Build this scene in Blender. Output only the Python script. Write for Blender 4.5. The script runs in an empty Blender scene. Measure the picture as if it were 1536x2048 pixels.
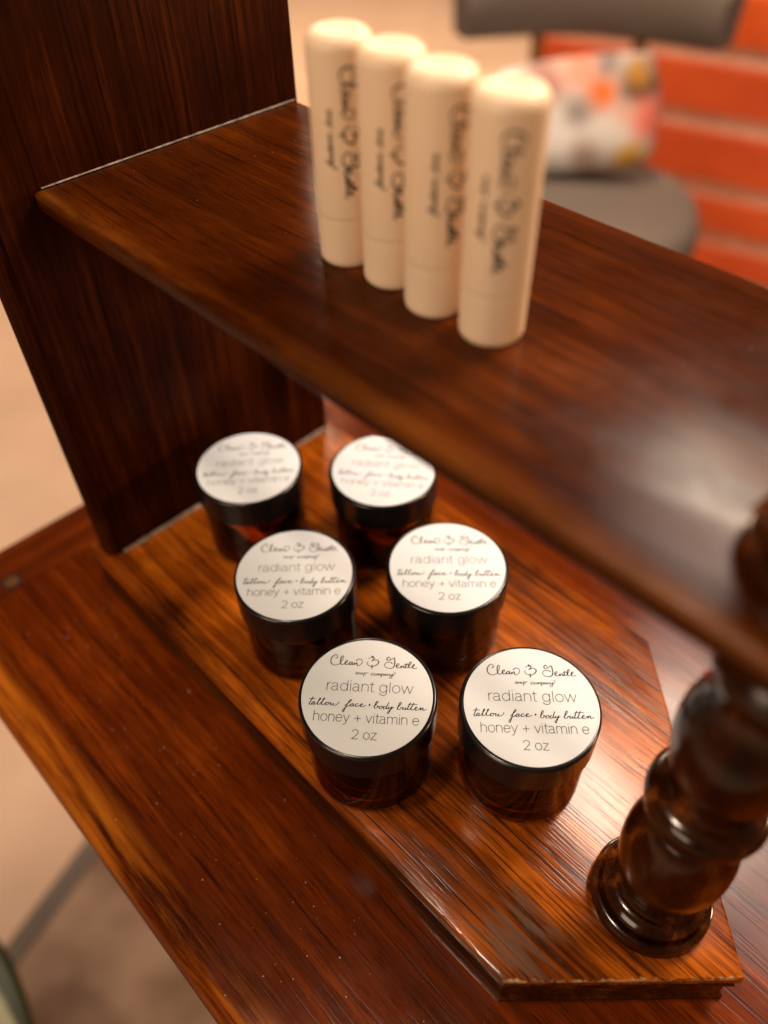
import bpy, bmesh, math, random
from mathutils import Vector, Matrix

random.seed(11)
scene = bpy.context.scene
COL = scene.collection

# ------------------------------------------------------------------ camera
# furniture millimetres (camera at 0,0,0) -> world metres, floor at z = 0
ZC = 1083.0
def W(x, y, z):
    return Vector((x / 1000.0, y / 1000.0, (z + ZC) / 1000.0))

cam_data = bpy.data.cameras.new("camera")
cam = bpy.data.objects.new("camera", cam_data)
COL.objects.link(cam)
right = Vector((0.69480316, 0.71893525, -0.01951084))
down = Vector((0.50899379, -0.51071272, -0.69289093))
fwd = Vector((-0.50810815, 0.47149191, -0.72077839))
m = Matrix((right, -down, -fwd)).transposed().to_4x4()
m.translation = W(0, 0, 0)
cam.matrix_world = m
cam_data.sensor_fit = 'VERTICAL'
cam_data.sensor_height = 36.0
cam_data.sensor_width = 27.0
cam_data.lens = 1622.85 / 2048.0 * 36.0
cam_data.clip_start = 0.01
cam_data.clip_end = 100.0
cam_data.dof.use_dof = True
cam_data.dof.focus_distance = 0.304
cam_data.dof.aperture_fstop = 3.7
scene.camera = cam

# ------------------------------------------------------------------ light
world = bpy.data.worlds.new("World")
scene.world = world
world.use_nodes = True
bg = world.node_tree.nodes["Background"]
bg.inputs[0].default_value = (1.0, 0.80, 0.62, 1)
bg.inputs[1].default_value = 0.055

def area(name, az, el, dist, size, power, col, target=(-120, 150, -250), sy=None):
    d = bpy.data.lights.new(name, 'AREA')
    d.energy = power
    d.color = col
    d.size = size
    if sy:
        d.shape = 'RECTANGLE'
        d.size_y = sy
    o = bpy.data.objects.new(name, d)
    t = W(*target)
    v = Vector((math.cos(math.radians(el)) * math.cos(math.radians(az)),
                math.cos(math.radians(el)) * math.sin(math.radians(az)),
                math.sin(math.radians(el))))
    o.location = t + v * dist
    o.rotation_euler = v.to_track_quat('Z', 'Y').to_euler()
    COL.objects.link(o)
    return o

def area_at(name, pos, target, size, power, col):
    o = area(name, 0, 0, 1.0, size, power, col)
    o.location = W(*pos)
    o.rotation_euler = (W(*pos) - W(*target)).to_track_quat('Z', 'Y').to_euler()
    return o

area_at("table_lamp", (-95, 640, 390), (-110, 150, -280), 0.19, 5.6, (1.0, 0.80, 0.60))
area("window_light", 93, 54, 1.7, 0.70, 18, (1.0, 0.86, 0.74), target=(-20, 150, -200))
area_at("side_lamp", (545, 715, -85), (-60, 120, -320), 0.10, 3.0, (1.0, 0.62, 0.32))
area("ceiling_lamp", 243, 76, 1.7, 0.12, 12, (1.0, 0.80, 0.58))
area("front_fill", 272, 25, 2.1, 0.9, 22, (1.0, 0.76, 0.54))  # fill added in front to brighten tubes and jar fronts, no known lamp
area_at("floor_fill", (-2600, 2000, 1250), (-2600, 2000, 0), 0.7, 85, (1.0, 0.74, 0.50))  # overhead fill added to brighten the background floor, no known source
sd = bpy.data.lights.new("backdrop_fill", 'SPOT')  # unseen spot added to brighten the chair and plank wall
sd.energy = 150
sd.color = (1.0, 0.74, 0.50)
sd.spot_size = math.radians(62)
sd.spot_blend = 0.5
sd.shadow_soft_size = 0.06
so = bpy.data.objects.new("backdrop_fill", sd)
so.location = W(-950, 850, 1300)
so.rotation_euler = (W(-950, 850, 1300) - W(-900, 1650, -650)).to_track_quat('Z', 'Y').to_euler()
COL.objects.link(so)

scene.view_settings.view_transform = 'Standard'
scene.view_settings.look = 'None'
scene.view_settings.exposure = 0.05
scene.view_settings.gamma = 1.0
scene.view_settings.use_curve_mapping = False
scene.cycles.max_bounces = 10
scene.cycles.transmission_bounces = 8
scene.cycles.caustics_refractive = False
scene.cycles.caustics_reflective = False
scene.cycles.sample_clamp_indirect = 6.0
scene.cycles.use_denoising = True

# ------------------------------------------------------------------ node helper
class Mat:
    def __init__(s, name):
        s.m = bpy.data.materials.new(name)
        s.m.use_nodes = True
        s.t = s.m.node_tree
        s.b = s.t.nodes["Principled BSDF"]
    def n(s, kind, **kw):
        nd = s.t.nodes.new(kind)
        for k, v in kw.items():
            setattr(nd, k, v)
        return nd
    def put(s, sock, v):
        if hasattr(v, "is_output") or isinstance(v, bpy.types.NodeSocket):
            s.t.links.new(v, sock)
        else:
            sock.default_value = v
    def math(s, op, a, b=0.5, c=0.5, clamp=False):
        nd = s.n("ShaderNodeMath", operation=op, use_clamp=clamp)
        for i, v in enumerate((a, b, c)):
            s.put(nd.inputs[i], v)
        return nd.outputs[0]
    def vmath(s, op, a, b):
        nd = s.n("ShaderNodeVectorMath", operation=op)
        s.put(nd.inputs[0], a)
        s.put(nd.inputs[1], b)
        return nd.outputs["Value"] if op in ("DOT_PRODUCT", "LENGTH", "DISTANCE") else nd.outputs[0]
    def coord(s, kind="Object"):
        return s.n("ShaderNodeTexCoord").outputs[kind]
    def mapping(s, vec, loc=(0, 0, 0), rot=(0, 0, 0), scale=(1, 1, 1)):
        nd = s.n("ShaderNodeMapping")
        s.put(nd.inputs[0], vec)
        nd.inputs[1].default_value = loc
        nd.inputs[2].default_value = rot
        nd.inputs[3].default_value = scale
        return nd.outputs[0]
    def noise(s, vec, scale=1.0, detail=2.0, rough=0.5, dist=0.0):
        nd = s.n("ShaderNodeTexNoise")
        s.put(nd.inputs["Vector"], vec)
        nd.inputs["Scale"].default_value = scale
        nd.inputs["Detail"].default_value = detail
        nd.inputs["Roughness"].default_value = rough
        nd.inputs["Distortion"].default_value = dist
        return nd.outputs["Fac"], nd.outputs["Color"]
    def ramp(s, fac, stops, interp='LINEAR'):
        nd = s.n("ShaderNodeValToRGB")
        nd.color_ramp.interpolation = interp
        els = nd.color_ramp.elements
        while len(els) < len(stops):
            els.new(0.5)
        for e, (p, c) in zip(els, stops):
            e.position = p
            e.color = (c, c, c, 1) if isinstance(c, (int, float)) else (c[0], c[1], c[2], 1)
        s.put(nd.inputs[0], fac)
        return nd.outputs[0]
    def mix(s, fac, a, b, mode='MIX'):
        nd = s.n("ShaderNodeMix", data_type='RGBA', blend_type=mode)
        s.put(nd.inputs[0], fac)
        for i, v in ((6, a), (7, b)):
            if isinstance(v, tuple) and len(v) == 3:
                v = (v[0], v[1], v[2], 1)
            s.put(nd.inputs[i], v)
        return nd.outputs[2]
    def bump(s, h, strength=0.3, dist=0.001, normal=None):
        nd = s.n("ShaderNodeBump")
        nd.inputs["Strength"].default_value = strength
        nd.inputs["Distance"].default_value = dist
        s.put(nd.inputs["Height"], h)
        if normal is not None:
            s.put(nd.inputs["Normal"], normal)
        return nd.outputs[0]
    def set(s, **kw):
        for k, v in kw.items():
            k = k.replace("_", " ")
            for inp in s.b.inputs:
                if inp.name.lower() == k.lower():
                    if isinstance(v, tuple) and len(v) == 3 and inp.type == 'RGBA':
                        v = (v[0], v[1], v[2], 1)
                    s.put(inp, v)
                    break
        return s

def wood(name, axis='X', dark=(0.018, 0.005, 0.002), mid=(0.075, 0.02, 0.006), light=(0.26, 0.075, 0.014),
         pore=0.8, rough=0.34, coat=0.55, coat_rough=0.14, seed=0.0, stops=(0.30, 0.48, 0.68), streak=420.0,
         pore_len=45.0, pore_across=1300.0, bump=0.35, extra=None, scuff=0.25, pth=(0.56, 0.64), spec=0.0, wts=(0.34, 0.26, 0.30), wave=0.14):
    M = Mat(name)
    oc = M.coord()
    rot = {'X': (0, 0, 0), 'Y': (0, 0, math.pi / 2), 'Z': (0, math.pi / 2, 0)}[axis]
    p = M.mapping(oc, rot=rot)
    p = M.mapping(p, loc=(seed, seed * 0.7, seed * 1.3))
    _, wc = M.noise(M.mapping(p, scale=(7, 22, 22)), detail=2)
    wv = M.n("ShaderNodeVectorMath", operation='MULTIPLY_ADD')
    M.put(wv.inputs[0], wc)
    wv.inputs[1].default_value = (0.0, 0.006, 0.006)
    M.put(wv.inputs[2], p)
    q = wv.outputs[0]
    f1, _ = M.noise(M.mapping(q, scale=(4.5, 70, 70)), detail=5, rough=0.6)
    wn = M.n("ShaderNodeTexWave", wave_type='BANDS', bands_direction='Y')
    M.put(wn.inputs["Vector"], M.mapping(q, scale=(2.2, 24, 24)))
    wn.inputs["Scale"].default_value = 1.0
    wn.inputs["Distortion"].default_value = 7.0
    wn.inputs["Detail"].default_value = 3.0
    wn.inputs["Detail Scale"].default_value = 0.9
    f1 = M.math('ADD', M.math('MULTIPLY', f1, 1.0 - wave), M.math('MULTIPLY', wn.outputs["Fac"], wave))
    f2, _ = M.noise(M.mapping(q, scale=(9, streak, streak)), detail=4, rough=0.62)
    f3, _ = M.noise(M.mapping(q, scale=(pore_len, pore_across, pore_across)), detail=2, rough=0.5)
    f4, _ = M.noise(p, scale=17, detail=3)
    tone = M.math('ADD', M.math('MULTIPLY', f1, wts[0]), M.math('MULTIPLY', f2, wts[1]))
    tone = M.math('ADD', tone, M.math('MULTIPLY_ADD', f4, wts[2], 0.5 - 0.5 * sum(wts)))
    col = M.ramp(tone, [(stops[0], dark), (stops[1], mid), (stops[2], light)])
    pores = M.ramp(f3, [(pth[0], 0.0), (pth[1], 1.0)])
    gate = M.ramp(f2, [(0.40, 1.0), (0.62, 0.25)])
    pores = M.math('MULTIPLY', pores, gate)
    fine, _ = M.noise(M.mapping(q, scale=(75, 1700, 1700)), detail=3, rough=0.6)
    col = M.mix(M.math('MULTIPLY', pores, pore), col, tuple(c * 0.6 for c in dark))
    col = M.mix(M.ramp(fine, [(0.50, 0.0), (0.66, 0.62)]), col, tuple(c for c in dark))
    sc, _ = M.noise(p, scale=55, detail=6, rough=0.7)
    sc2, _ = M.noise(p, scale=9, detail=3)
    r = M.math('MULTIPLY_ADD', M.math('MULTIPLY', sc, sc2), scuff * 2, rough - scuff * 0.5)
    height = M.math('SUBTRACT', M.math('MULTIPLY', f2, 0.35), M.math('MULTIPLY', pores, 1.0))
    if extra:
        col, r = extra(M, oc, p, q, col, r)
    nb = M.bump(height, bump, 0.0004)
    M.set(Base_Color=col, Roughness=r, Normal=nb, Coat_Weight=coat, Coat_Roughness=M.math('MULTIPLY_ADD', M.math('MULTIPLY', sc, sc2), 0.5, coat_rough - 0.10), IOR=1.5, Specular_IOR_Level=spec)
    nc = M.bump(M.math('ADD', M.math('MULTIPLY', height, 0.5), M.math('MULTIPLY', sc2, 0.6)), bump * 0.6, 0.0004)
    M.put(M.b.inputs["Coat Normal"], nc)
    return M.m

# ------------------------------------------------------------------ mesh helpers
def link(name, verts, faces, mat, parent=None, smooth=None):
    me = bpy.data.meshes.new(name)
    me.from_pydata([tuple(v) for v in verts], [], faces)
    me.update()
    bm = bmesh.new()
    bm.from_mesh(me)
    bmesh.ops.recalc_face_normals(bm, faces=bm.faces)
    bm.to_mesh(me)
    bm.free()
    if smooth is not None:
        for p_ in me.polygons:
            p_.use_smooth = True
        me.set_sharp_from_angle(angle=math.radians(smooth))
    o = bpy.data.objects.new(name, me)
    if mat:
        me.materials.append(mat)
    COL.objects.link(o)
    if parent:
        o.parent = parent
    return o

def tag(o, label=None, cat=None, group=None, kind=None):
    if label: o["label"] = label
    if cat: o["category"] = cat
    if group: o["group"] = group
    if kind: o["kind"] = kind
    return o

def thing(name, loc, label, cat, group=None, rz=0.0):
    o = bpy.data.objects.new(name, None)
    o.empty_display_size = 0.02
    o.location = loc
    o.rotation_euler = (0, 0, rz)
    COL.objects.link(o)
    return tag(o, label, cat, group)

def copy_tree(o, parent=None):
    c = o.copy()
    COL.objects.link(c)
    c.parent = parent
    for ch in [x for x in list(o.children)]:
        copy_tree(ch, c)
    return c

def lathe(profile, seg=72, closed=False):
    """profile [(r, z)] in mm, bottom to top -> verts (m), faces"""
    V, F = [], []
    for r, z in profile:
        for k in range(seg):
            a = 2 * math.pi * k / seg
            V.append((r * math.cos(a) / 1000, r * math.sin(a) / 1000, z / 1000))
    n = len(profile)
    for i in range(n - 1):
        for k in range(seg):
            k2 = (k + 1) % seg
            F.append((i * seg + k, i * seg + k2, (i + 1) * seg + k2, (i + 1) * seg + k))
    if closed:
        for k in range(seg):
            k2 = (k + 1) % seg
            F.append(((n - 1) * seg + k, (n - 1) * seg + k2, k2, k))
    else:
        F.append(tuple(reversed(range(seg))))
        F.append(tuple((n - 1) * seg + k for k in range(seg)))
    return V, F

def arc(cx, cz, r, a0, a1, n=6):
    return [(cx + r * math.cos(math.radians(a0 + (a1 - a0) * i / n)),
             cz + r * math.sin(math.radians(a0 + (a1 - a0) * i / n))) for i in range(n + 1)]

def inset(poly, d):
    """inset a convex CCW polygon by d (mm)"""
    out = []
    n = len(poly)
    for i in range(n):
        p0, p1, p2 = poly[i - 1], poly[i], poly[(i + 1) % n]
        def ln(a, b):
            dx, dy = b[0] - a[0], b[1] - a[1]
            L = math.hypot(dx, dy)
            nx, ny = -dy / L, dx / L
            return nx, ny, nx * a[0] + ny * a[1] + d
        a1, b1, c1 = ln(p0, p1)
        a2, b2, c2 = ln(p1, p2)
        det = a1 * b2 - a2 * b1
        out.append(((c1 * b2 - c2 * b1) / det, (a1 * c2 - a2 * c1) / det))
    return out

def stacked(poly, levels, org, div=0.0, jitter=0.0):
    """levels [(inset, z)] top to bottom, mm; org = furniture origin of the parent"""
    def dense(pl):
        if not div:
            return pl
        o = []
        for i in range(len(pl)):
            a, b = pl[i], pl[(i + 1) % len(pl)]
            L = math.hypot(b[0] - a[0], b[1] - a[1])
            k = max(1, int(round(cnts[i])))
            for j in range(k):
                o.append((a[0] + (b[0] - a[0]) * j / k, a[1] + (b[1] - a[1]) * j / k))
        return o
    cnts = [math.hypot(poly[(i + 1) % len(poly)][0] - poly[i][0], poly[(i + 1) % len(poly)][1] - poly[i][1]) / div if div else 1
            for i in range(len(poly))]
    V, F = [], []
    rings = []
    for ins, z in levels:
        pl = dense(inset(poly, ins))
        rings.append(len(V))
        for (x, y) in pl:
            jx, jy, jz = (random.uniform(-jitter, jitter) for _ in range(3))
            V.append(((x - org[0] + jx) / 1000, (y - org[1] + jy) / 1000, (z - org[2] + jz * 0.5) / 1000))
        n = len(pl)
    for a, b in zip(rings[:-1], rings[1:]):
        for k in range(n):
            k2 = (k + 1) % n
            F.append((a + k, b + k, b + k2, a + k2))
    F.append(tuple(rings[0] + k for k in range(n)))
    F.append(tuple(rings[-1] + k for k in reversed(range(n))))
    return V, F

def box(x0, x1, y0, y1, z0, z1):
    """bounds in metres"""
    V = [(x, y, z) for z in (z0, z1) for y in (y0, y1) for x in (x0, x1)]
    F = [(0, 2, 3, 1), (4, 5, 7, 6), (0, 1, 5, 4), (2, 6, 7, 3), (0, 4, 6, 2), (1, 3, 7, 5)]
    return V, F

def bevel(o, w, seg=3, ang=0.6):
    md = o.modifiers.new("bevel", 'BEVEL')
    md.width = w
    md.segments = seg
    md.limit_method = 'ANGLE'
    md.angle_limit = ang
    md.harden_normals = False
    for p_ in o.data.polygons:
        p_.use_smooth = True
    o.data.set_sharp_from_angle(angle=math.radians(50))
    return o

def catmull(pts, n=5):
    if len(pts) < 3:
        return pts
    out = []
    P = [pts[0]] + list(pts) + [pts[-1]]
    for i in range(1, len(P) - 2):
        p0, p1, p2, p3 = P[i - 1], P[i], P[i + 1], P[i + 2]
        for k in range(n):
            t = k / n
            out.append(tuple(0.5 * ((2 * p1[j]) + (-p0[j] + p2[j]) * t + (2 * p0[j] - 5 * p1[j] + 4 * p2[j] - p3[j]) * t * t
                                    + (-p0[j] + 3 * p1[j] - 3 * p2[j] + p3[j]) * t ** 3) for j in range(2)))
    out.append(tuple(pts[-1]))
    return out

def ribbon(strokes, width, V, F):
    """flat 2D ribbons (mm), width may be a number or (thin, thick) for a pen that swells on down strokes"""
    for pl in strokes:
        L = [pl[0]]
        for q in pl[1:]:
            if math.hypot(q[0] - L[-1][0], q[1] - L[-1][1]) > 1e-3:
                L.append(q)
        if len(L) < 2:
            continue
        base = len(V)
        for i, q in enumerate(L):
            a = L[max(0, i - 1)]
            b = L[min(len(L) - 1, i + 1)]
            dx, dy = b[0] - a[0], b[1] - a[1]
            d = math.hypot(dx, dy) or 1e-6
            if isinstance(width, tuple):
                s_ = max(0.0, -dy / d)
                w = width[0] + (width[1] - width[0]) * s_
            else:
                w = width
            nx, ny = -dy / d * w / 2, dx / d * w / 2
            V.append((q[0] + nx, q[1] + ny))
            V.append((q[0] - nx, q[1] - ny))
        for i in range(len(L) - 1):
            k = base + 2 * i
            F.append((k, k + 1, k + 3, k + 2))
        for q in (L[0], L[-1]):       # round ends
            w = width[0] if isinstance(width, tuple) else width
            c = len(V)
            for k in range(8):
                V.append((q[0] + math.cos(k * math.pi / 4) * w / 2, q[1] + math.sin(k * math.pi / 4) * w / 2))
            F.append(tuple(range(c, c + 8)))

# ------------------------------------------------------------------ lettering (single strokes, mm on the label)
LOGO= [[[-13.53,16.15],[-13.26,15.81],[-12.87,16.25],[-13.08,17.09],[-13.72,17.48],[-14.69,16.74],[-15.34,15.49],[-15.36,14.1],[-14.76,13.03],[-13.74,12.59],[-12.68,12.77],[-11.78,13.4],[-11.07,14.65],[-10.56,16.05],[-10.66,16.83],[-11.08,16.94],[-11.46,15.88],[-11.54,14.18],[-11.16,13.11],[-10.57,12.97],[-9.82,13.53],[-8.91,14.23],[-8.69,14.79],[-9.1,14.91],[-9.62,14.22],[-9.5,13.23],[-8.99,13.03],[-8.25,13.57],[-7.51,14.35],[-7.04,14.36],[-7.51,14.32],[-8.09,13.63],[-7.87,13.02],[-7.26,13.4],[-6.81,14.21],[-6.96,13.23],[-6.49,13.24],[-6.04,13.92],[-5.97,13.12],[-5.52,13.87],[-5.11,14.13],[-4.97,13.24],[-4.43,12.79],[-3.6,13.27],[-2.99,14.35],[-3.17,15.43],[-3.93,15.82],[-4.81,15.61],[-5.43,15.07]],[[-0.46,16.26],[0.11,16.83],[0.58,17.06],[0.73,17.56],[0.75,16.6]],[[0.73,17.56],[1.19,17.04],[1.57,16.55],[1.29,15.83],[0.62,15.17],[1.32,15.55],[2.4,15.86],[3.25,15.41],[3.38,14.61],[2.71,13.55],[1.46,12.85],[0.29,12.89],[-0.71,13.42],[-1.03,14.21],[-0.72,14.86]],[[0.91,13.36],[0.92,12.6],[1.03,11.81]],[[7.83,16.28],[7.73,17.11],[7.24,17.42],[6.66,16.87],[6.62,16.01],[7.26,15.83],[8.37,16.38],[9.42,17.15],[9.64,16.01],[9.74,14.47],[9.45,13.08],[8.73,12.39],[7.66,12.19],[6.53,12.56],[5.87,13.31],[5.91,14.17],[6.5,14.8],[7.44,15.03],[8.22,14.96],[8.81,14.42]],[[10.2,13.22],[10.94,13.57],[11.46,14.16],[11.19,14.59],[10.61,14.09],[10.5,13.1],[11.09,12.57],[11.83,12.83],[12.38,13.6],[12.27,12.59],[12.89,13.46],[13.35,13.62],[13.4,12.71],[13.97,13.3],[14.42,14.93],[14.03,13.18],[14.43,12.79],[15.3,13.51],[16.17,15.06],[16.03,15.68],[15.51,15.05],[15.19,13.51],[15.69,12.85],[16.47,13.29],[17.39,13.98],[17.46,14.54],[17.05,14.37],[16.74,13.39],[17.1,12.69],[17.88,12.71],[18.47,13.06]],[[13.56,14.3],[15.14,14.36]]]
SOAP= [[[-5.21,9.46],[-4.76,9.9],[-4.65,9.57],[-4.56,9.15],[-4.94,8.9],[-5.23,9.1]],[[-3.95,9.64],[-4.31,9.33],[-4.21,8.91],[-3.81,9.01],[-3.67,9.47],[-3.94,9.67],[-3.33,9.56]],[[-2.67,9.7],[-3.13,9.45],[-3.16,9.03],[-2.76,9.19],[-2.52,9.64],[-2.59,9.07],[-2.23,9.08]],[[-1.85,9.81],[-1.9,8.9],[-2.02,8.12]],[[-1.9,9.29],[-1.55,9.72],[-1.17,9.64],[-1.2,9.22],[-1.59,8.97],[-1.86,9.14]],[[-1.17,9.55],[-0.72,9.74],[-0.25,9.75]],[[1.72,9.73],[1.2,9.63],[0.87,9.2],[1.09,8.73],[1.78,8.98]],[[2.39,9.6],[1.99,9.29],[2.05,8.75],[2.51,8.76],[2.77,9.24],[2.39,9.6]],[[3.24,9.61],[3.16,8.71],[3.56,9.38],[3.84,9.57],[3.81,8.78],[4.18,9.39],[4.51,9.58],[4.49,8.8]],[[4.93,9.59],[4.87,8.75],[4.74,7.97]],[[4.89,9.17],[5.32,9.6],[5.69,9.43],[5.58,8.91],[5.1,8.72]],[[6.38,9.62],[5.94,9.37],[5.89,8.89],[6.3,9.05],[6.64,9.57],[6.54,8.93],[6.83,8.94]],[[7.16,9.64],[7.08,8.85],[7.51,9.46],[7.85,9.56],[7.86,8.9]],[[8.3,9.66],[8.31,9.03],[8.76,9.07],[9.25,9.74],[9.12,8.84],[8.79,7.93],[8.25,7.68],[7.94,8.15],[8.45,8.58],[9.41,9.14],[10.2,9.91],[10.0,10.48],[9.45,10.65]]]
TALLOW= [[[-21.57,-2.81],[-20.46,-2.75],[-19.22,-2.76]],[[-20.26,-1.9],[-20.88,-3.45],[-21.37,-4.85],[-21.09,-5.28],[-20.49,-4.83],[-19.93,-4.06],[-19.35,-4.08],[-20.0,-4.09],[-20.52,-4.76],[-20.25,-5.19],[-19.57,-4.52],[-19.35,-4.08],[-19.62,-5.03],[-19.07,-5.02],[-18.07,-3.76],[-17.26,-2.57],[-17.51,-2.31],[-18.03,-3.57],[-18.28,-4.86],[-17.81,-5.1],[-16.88,-4.02],[-15.82,-2.54],[-16.04,-2.28],[-16.57,-3.65],[-16.82,-4.82],[-16.35,-5.07],[-15.48,-4.58],[-14.6,-4.01],[-15.14,-4.24],[-15.34,-4.97],[-14.73,-5.14],[-14.11,-4.47],[-14.47,-3.97],[-13.71,-4.25],[-13.18,-4.02],[-13.42,-4.89],[-12.85,-5.03],[-12.24,-4.18],[-12.39,-4.91],[-11.82,-5.15],[-10.95,-4.69],[-10.25,-3.95],[-10.42,-3.59]],[[-8.0,-5.06],[-7.58,-4.62],[-6.53,-3.69],[-5.64,-2.6],[-5.84,-2.28],[-6.49,-3.14],[-7.28,-4.98],[-7.89,-6.62],[-8.28,-7.6],[-8.65,-7.39],[-8.37,-6.63],[-7.49,-5.6],[-6.31,-4.95],[-5.47,-4.14],[-4.75,-4.05],[-5.47,-4.21],[-5.91,-4.84],[-5.68,-5.23],[-5.0,-4.74],[-4.66,-4.12],[-4.86,-4.99],[-4.3,-4.91],[-3.48,-4.06],[-2.83,-4.0],[-3.48,-4.02],[-3.95,-4.61],[-3.67,-5.15],[-2.81,-4.88],[-2.08,-4.64],[-1.33,-4.26],[-1.33,-3.9],[-1.87,-4.06],[-2.16,-4.86],[-1.64,-5.21],[-0.65,-4.9],[-0.06,-4.45]],[[1.0,-4.25],[1.71,-4.23]],[[1.39,-3.84],[1.31,-4.64]],[[2.94,-4.82],[3.73,-4.08],[4.39,-2.97],[4.28,-2.46],[3.85,-2.91],[3.22,-4.92],[3.58,-5.53],[4.34,-5.08],[4.56,-4.49],[4.2,-4.5],[4.85,-4.78],[5.38,-4.62],[5.88,-4.5],[5.34,-4.69],[5.02,-5.35],[5.57,-5.59],[6.21,-5.04],[6.01,-4.53],[6.69,-4.74],[7.5,-4.47],[6.93,-4.66],[6.56,-5.39],[7.01,-5.67],[7.75,-4.82],[8.53,-2.73],[7.75,-5.11],[8.09,-5.5],[8.84,-4.62],[8.56,-5.35],[9.14,-5.33],[9.89,-4.41],[9.22,-6.05],[8.58,-7.43],[8.19,-7.23],[8.71,-6.28],[10.37,-4.76]],[[11.64,-4.92],[12.43,-4.17],[13.23,-2.96],[13.09,-2.45],[12.65,-2.89],[11.91,-5.09],[12.26,-5.63],[13.02,-5.18],[13.22,-4.59],[13.65,-4.8],[14.13,-4.5],[13.81,-5.3],[14.38,-5.4],[15.02,-4.62],[14.8,-5.35],[15.32,-5.27],[16.05,-4.09],[16.72,-2.4],[15.71,-4.75],[15.88,-5.44],[16.5,-5.1],[17.28,-4.07],[18.01,-2.45],[16.91,-4.91],[17.16,-5.52],[17.9,-5.21],[18.65,-4.91],[19.22,-4.53],[19.11,-4.1],[18.62,-4.4],[18.42,-5.2],[18.92,-5.55],[19.71,-5.17],[20.45,-4.43],[20.65,-4.35],[20.42,-5.37],[20.96,-4.71],[21.48,-4.41],[21.37,-5.24],[21.92,-5.41],[22.71,-4.85]],[[15.86,-3.12],[17.49,-3.01],[19.16,-3.04]]]

XH = 0.72
def el(cx, cy, rx, ry, a0, a1, n=14):
    return [(cx + rx * math.cos(math.radians(a0 + (a1 - a0) * i / n)), cy + ry * math.sin(math.radians(a0 + (a1 - a0) * i / n))) for i in range(n + 1)]
h_ = XH / 2
GL = {
 'r': (0.40, [[(0.09, 0), (0.09, XH)], el(0.36, 0.40, 0.27, 0.32, 180, 92, 8)]),
 'a': (0.70, [el(0.30, XH - 0.20, 0.22, 0.20, 160, 0, 10) + [(0.52, 0.14)] + el(0.60, 0.12, 0.08, 0.12, 180, 285, 5),
              [(0.52, XH - 0.30)] + el(0.29, 0.20, 0.23, 0.20, 80, 270, 10) + el(0.29, 0.28, 0.23, 0.28, 270, 355, 6)]),
 'd': (0.76, [[(0.64, 0), (0.64, 1.0)], el(0.36, h_, 0.28, h_, 0, 360, 24)]),
 'i': (0.27, [[(0.135, 0), (0.135, XH)], [(0.135, 0.93), (0.135, 0.99)]]),
 'n': (0.70, [[(0.09, 0), (0.09, XH)], el(0.345, XH - 0.26, 0.255, 0.26, 180, 0, 12) + [(0.60, 0)]]),
 't': (0.40, [[(0.18, 0.93), (0.18, 0.12)] + el(0.29, 0.12, 0.11, 0.12, 180, 280, 6) + [(0.36, 0.0)], [(0.03, XH), (0.36, XH)]]),
 'g': (0.76, [el(0.36, h_, 0.28, h_, 0, 360, 24), [(0.64, XH), (0.64, -0.02)] + el(0.36, -0.02, 0.28, 0.27, 0, -165, 12)]),
 'l': (0.27, [[(0.135, 0), (0.135, 1.0)]]),
 'o': (0.76, [el(0.38, h_, 0.30, h_, 0, 360, 26)]),
 'w': (1.00, [[(0.04, XH), (0.27, 0.0)], [(0.27, 0), (0.50, XH)], [(0.50, XH), (0.73, 0)], [(0.73, 0), (0.96, XH)]]),
 'h': (0.70, [[(0.09, 0), (0.09, 1.0)], el(0.345, XH - 0.26, 0.255, 0.26, 180, 0, 12) + [(0.60, 0)]]),
 'e': (0.74, [[(0.08, h_ + 0.02), (0.66, h_ + 0.02)] , el(0.37, h_, 0.29, h_, 4, 325, 24)]),
 'y': (0.66, [[(0.05, XH), (0.33, 0.02)], [(0.62, XH), (0.33, 0.02)] + [(0.24, -0.20), (0.16, -0.27), (0.05, -0.26)]]),
 '+': (0.80, [[(0.10, 0.40), (0.70, 0.40)], [(0.40, 0.10), (0.40, 0.70)]]),
 'v': (0.64, [[(0.04, XH), (0.32, 0)], [(0.32, 0), (0.60, XH)]]),
 'm': (1.08, [[(0.09, 0), (0.09, XH)], el(0.315, XH - 0.23, 0.225, 0.23, 180, 0, 10) + [(0.54, 0)], el(0.765, XH - 0.23, 0.225, 0.23, 180, 0, 10) + [(0.99, 0)]]),
 '2': (0.74, [el(0.37, 0.70, 0.28, 0.30, 170, -38, 14) + [(0.30, 0.20), (0.08, 0.0)], [(0.08, 0), (0.68, 0)]]),
 'z': (0.64, [[(0.07, XH), (0.57, XH)], [(0.57, XH), (0.06, 0)], [(0.06, 0), (0.59, 0)]]),
 ' ': (0.36, []),
}
def sans(text, x0, x1, base, asc):
    w = sum(GL[c][0] for c in text)
    sx = (x1 - x0) / w
    out, cx = [], 0.0
    for c in text:
        a, st = GL[c]
        for pl in st:
            out.append([(x0 + (cx + px) * sx, base + py * asc) for px, py in pl])
        cx += a
    return out

def logo_mesh2d(full=True):
    V, F = [], []
    k = 1.0 if full else 1.55
    ribbon([catmull(s) for s in LOGO], (0.25 * k, 0.42 * k), V, F)
    ribbon([catmull(s) for s in SOAP], (0.18 * k, 0.26 * k), V, F)
    if full:
        ribbon([catmull(s) for s in TALLOW], (0.25, 0.37), V, F)
        for a in (("radiant glow", -15.9, 17.5, 1.4, 4.5), ("honey + vitamin e", -19.4, 20.4, -11.7, 4.0), ("2 oz", -4.4, 5.1, -18.4, 3.7)):
            ribbon(sans(*a), 0.235, V, F)
    return V, F

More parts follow.
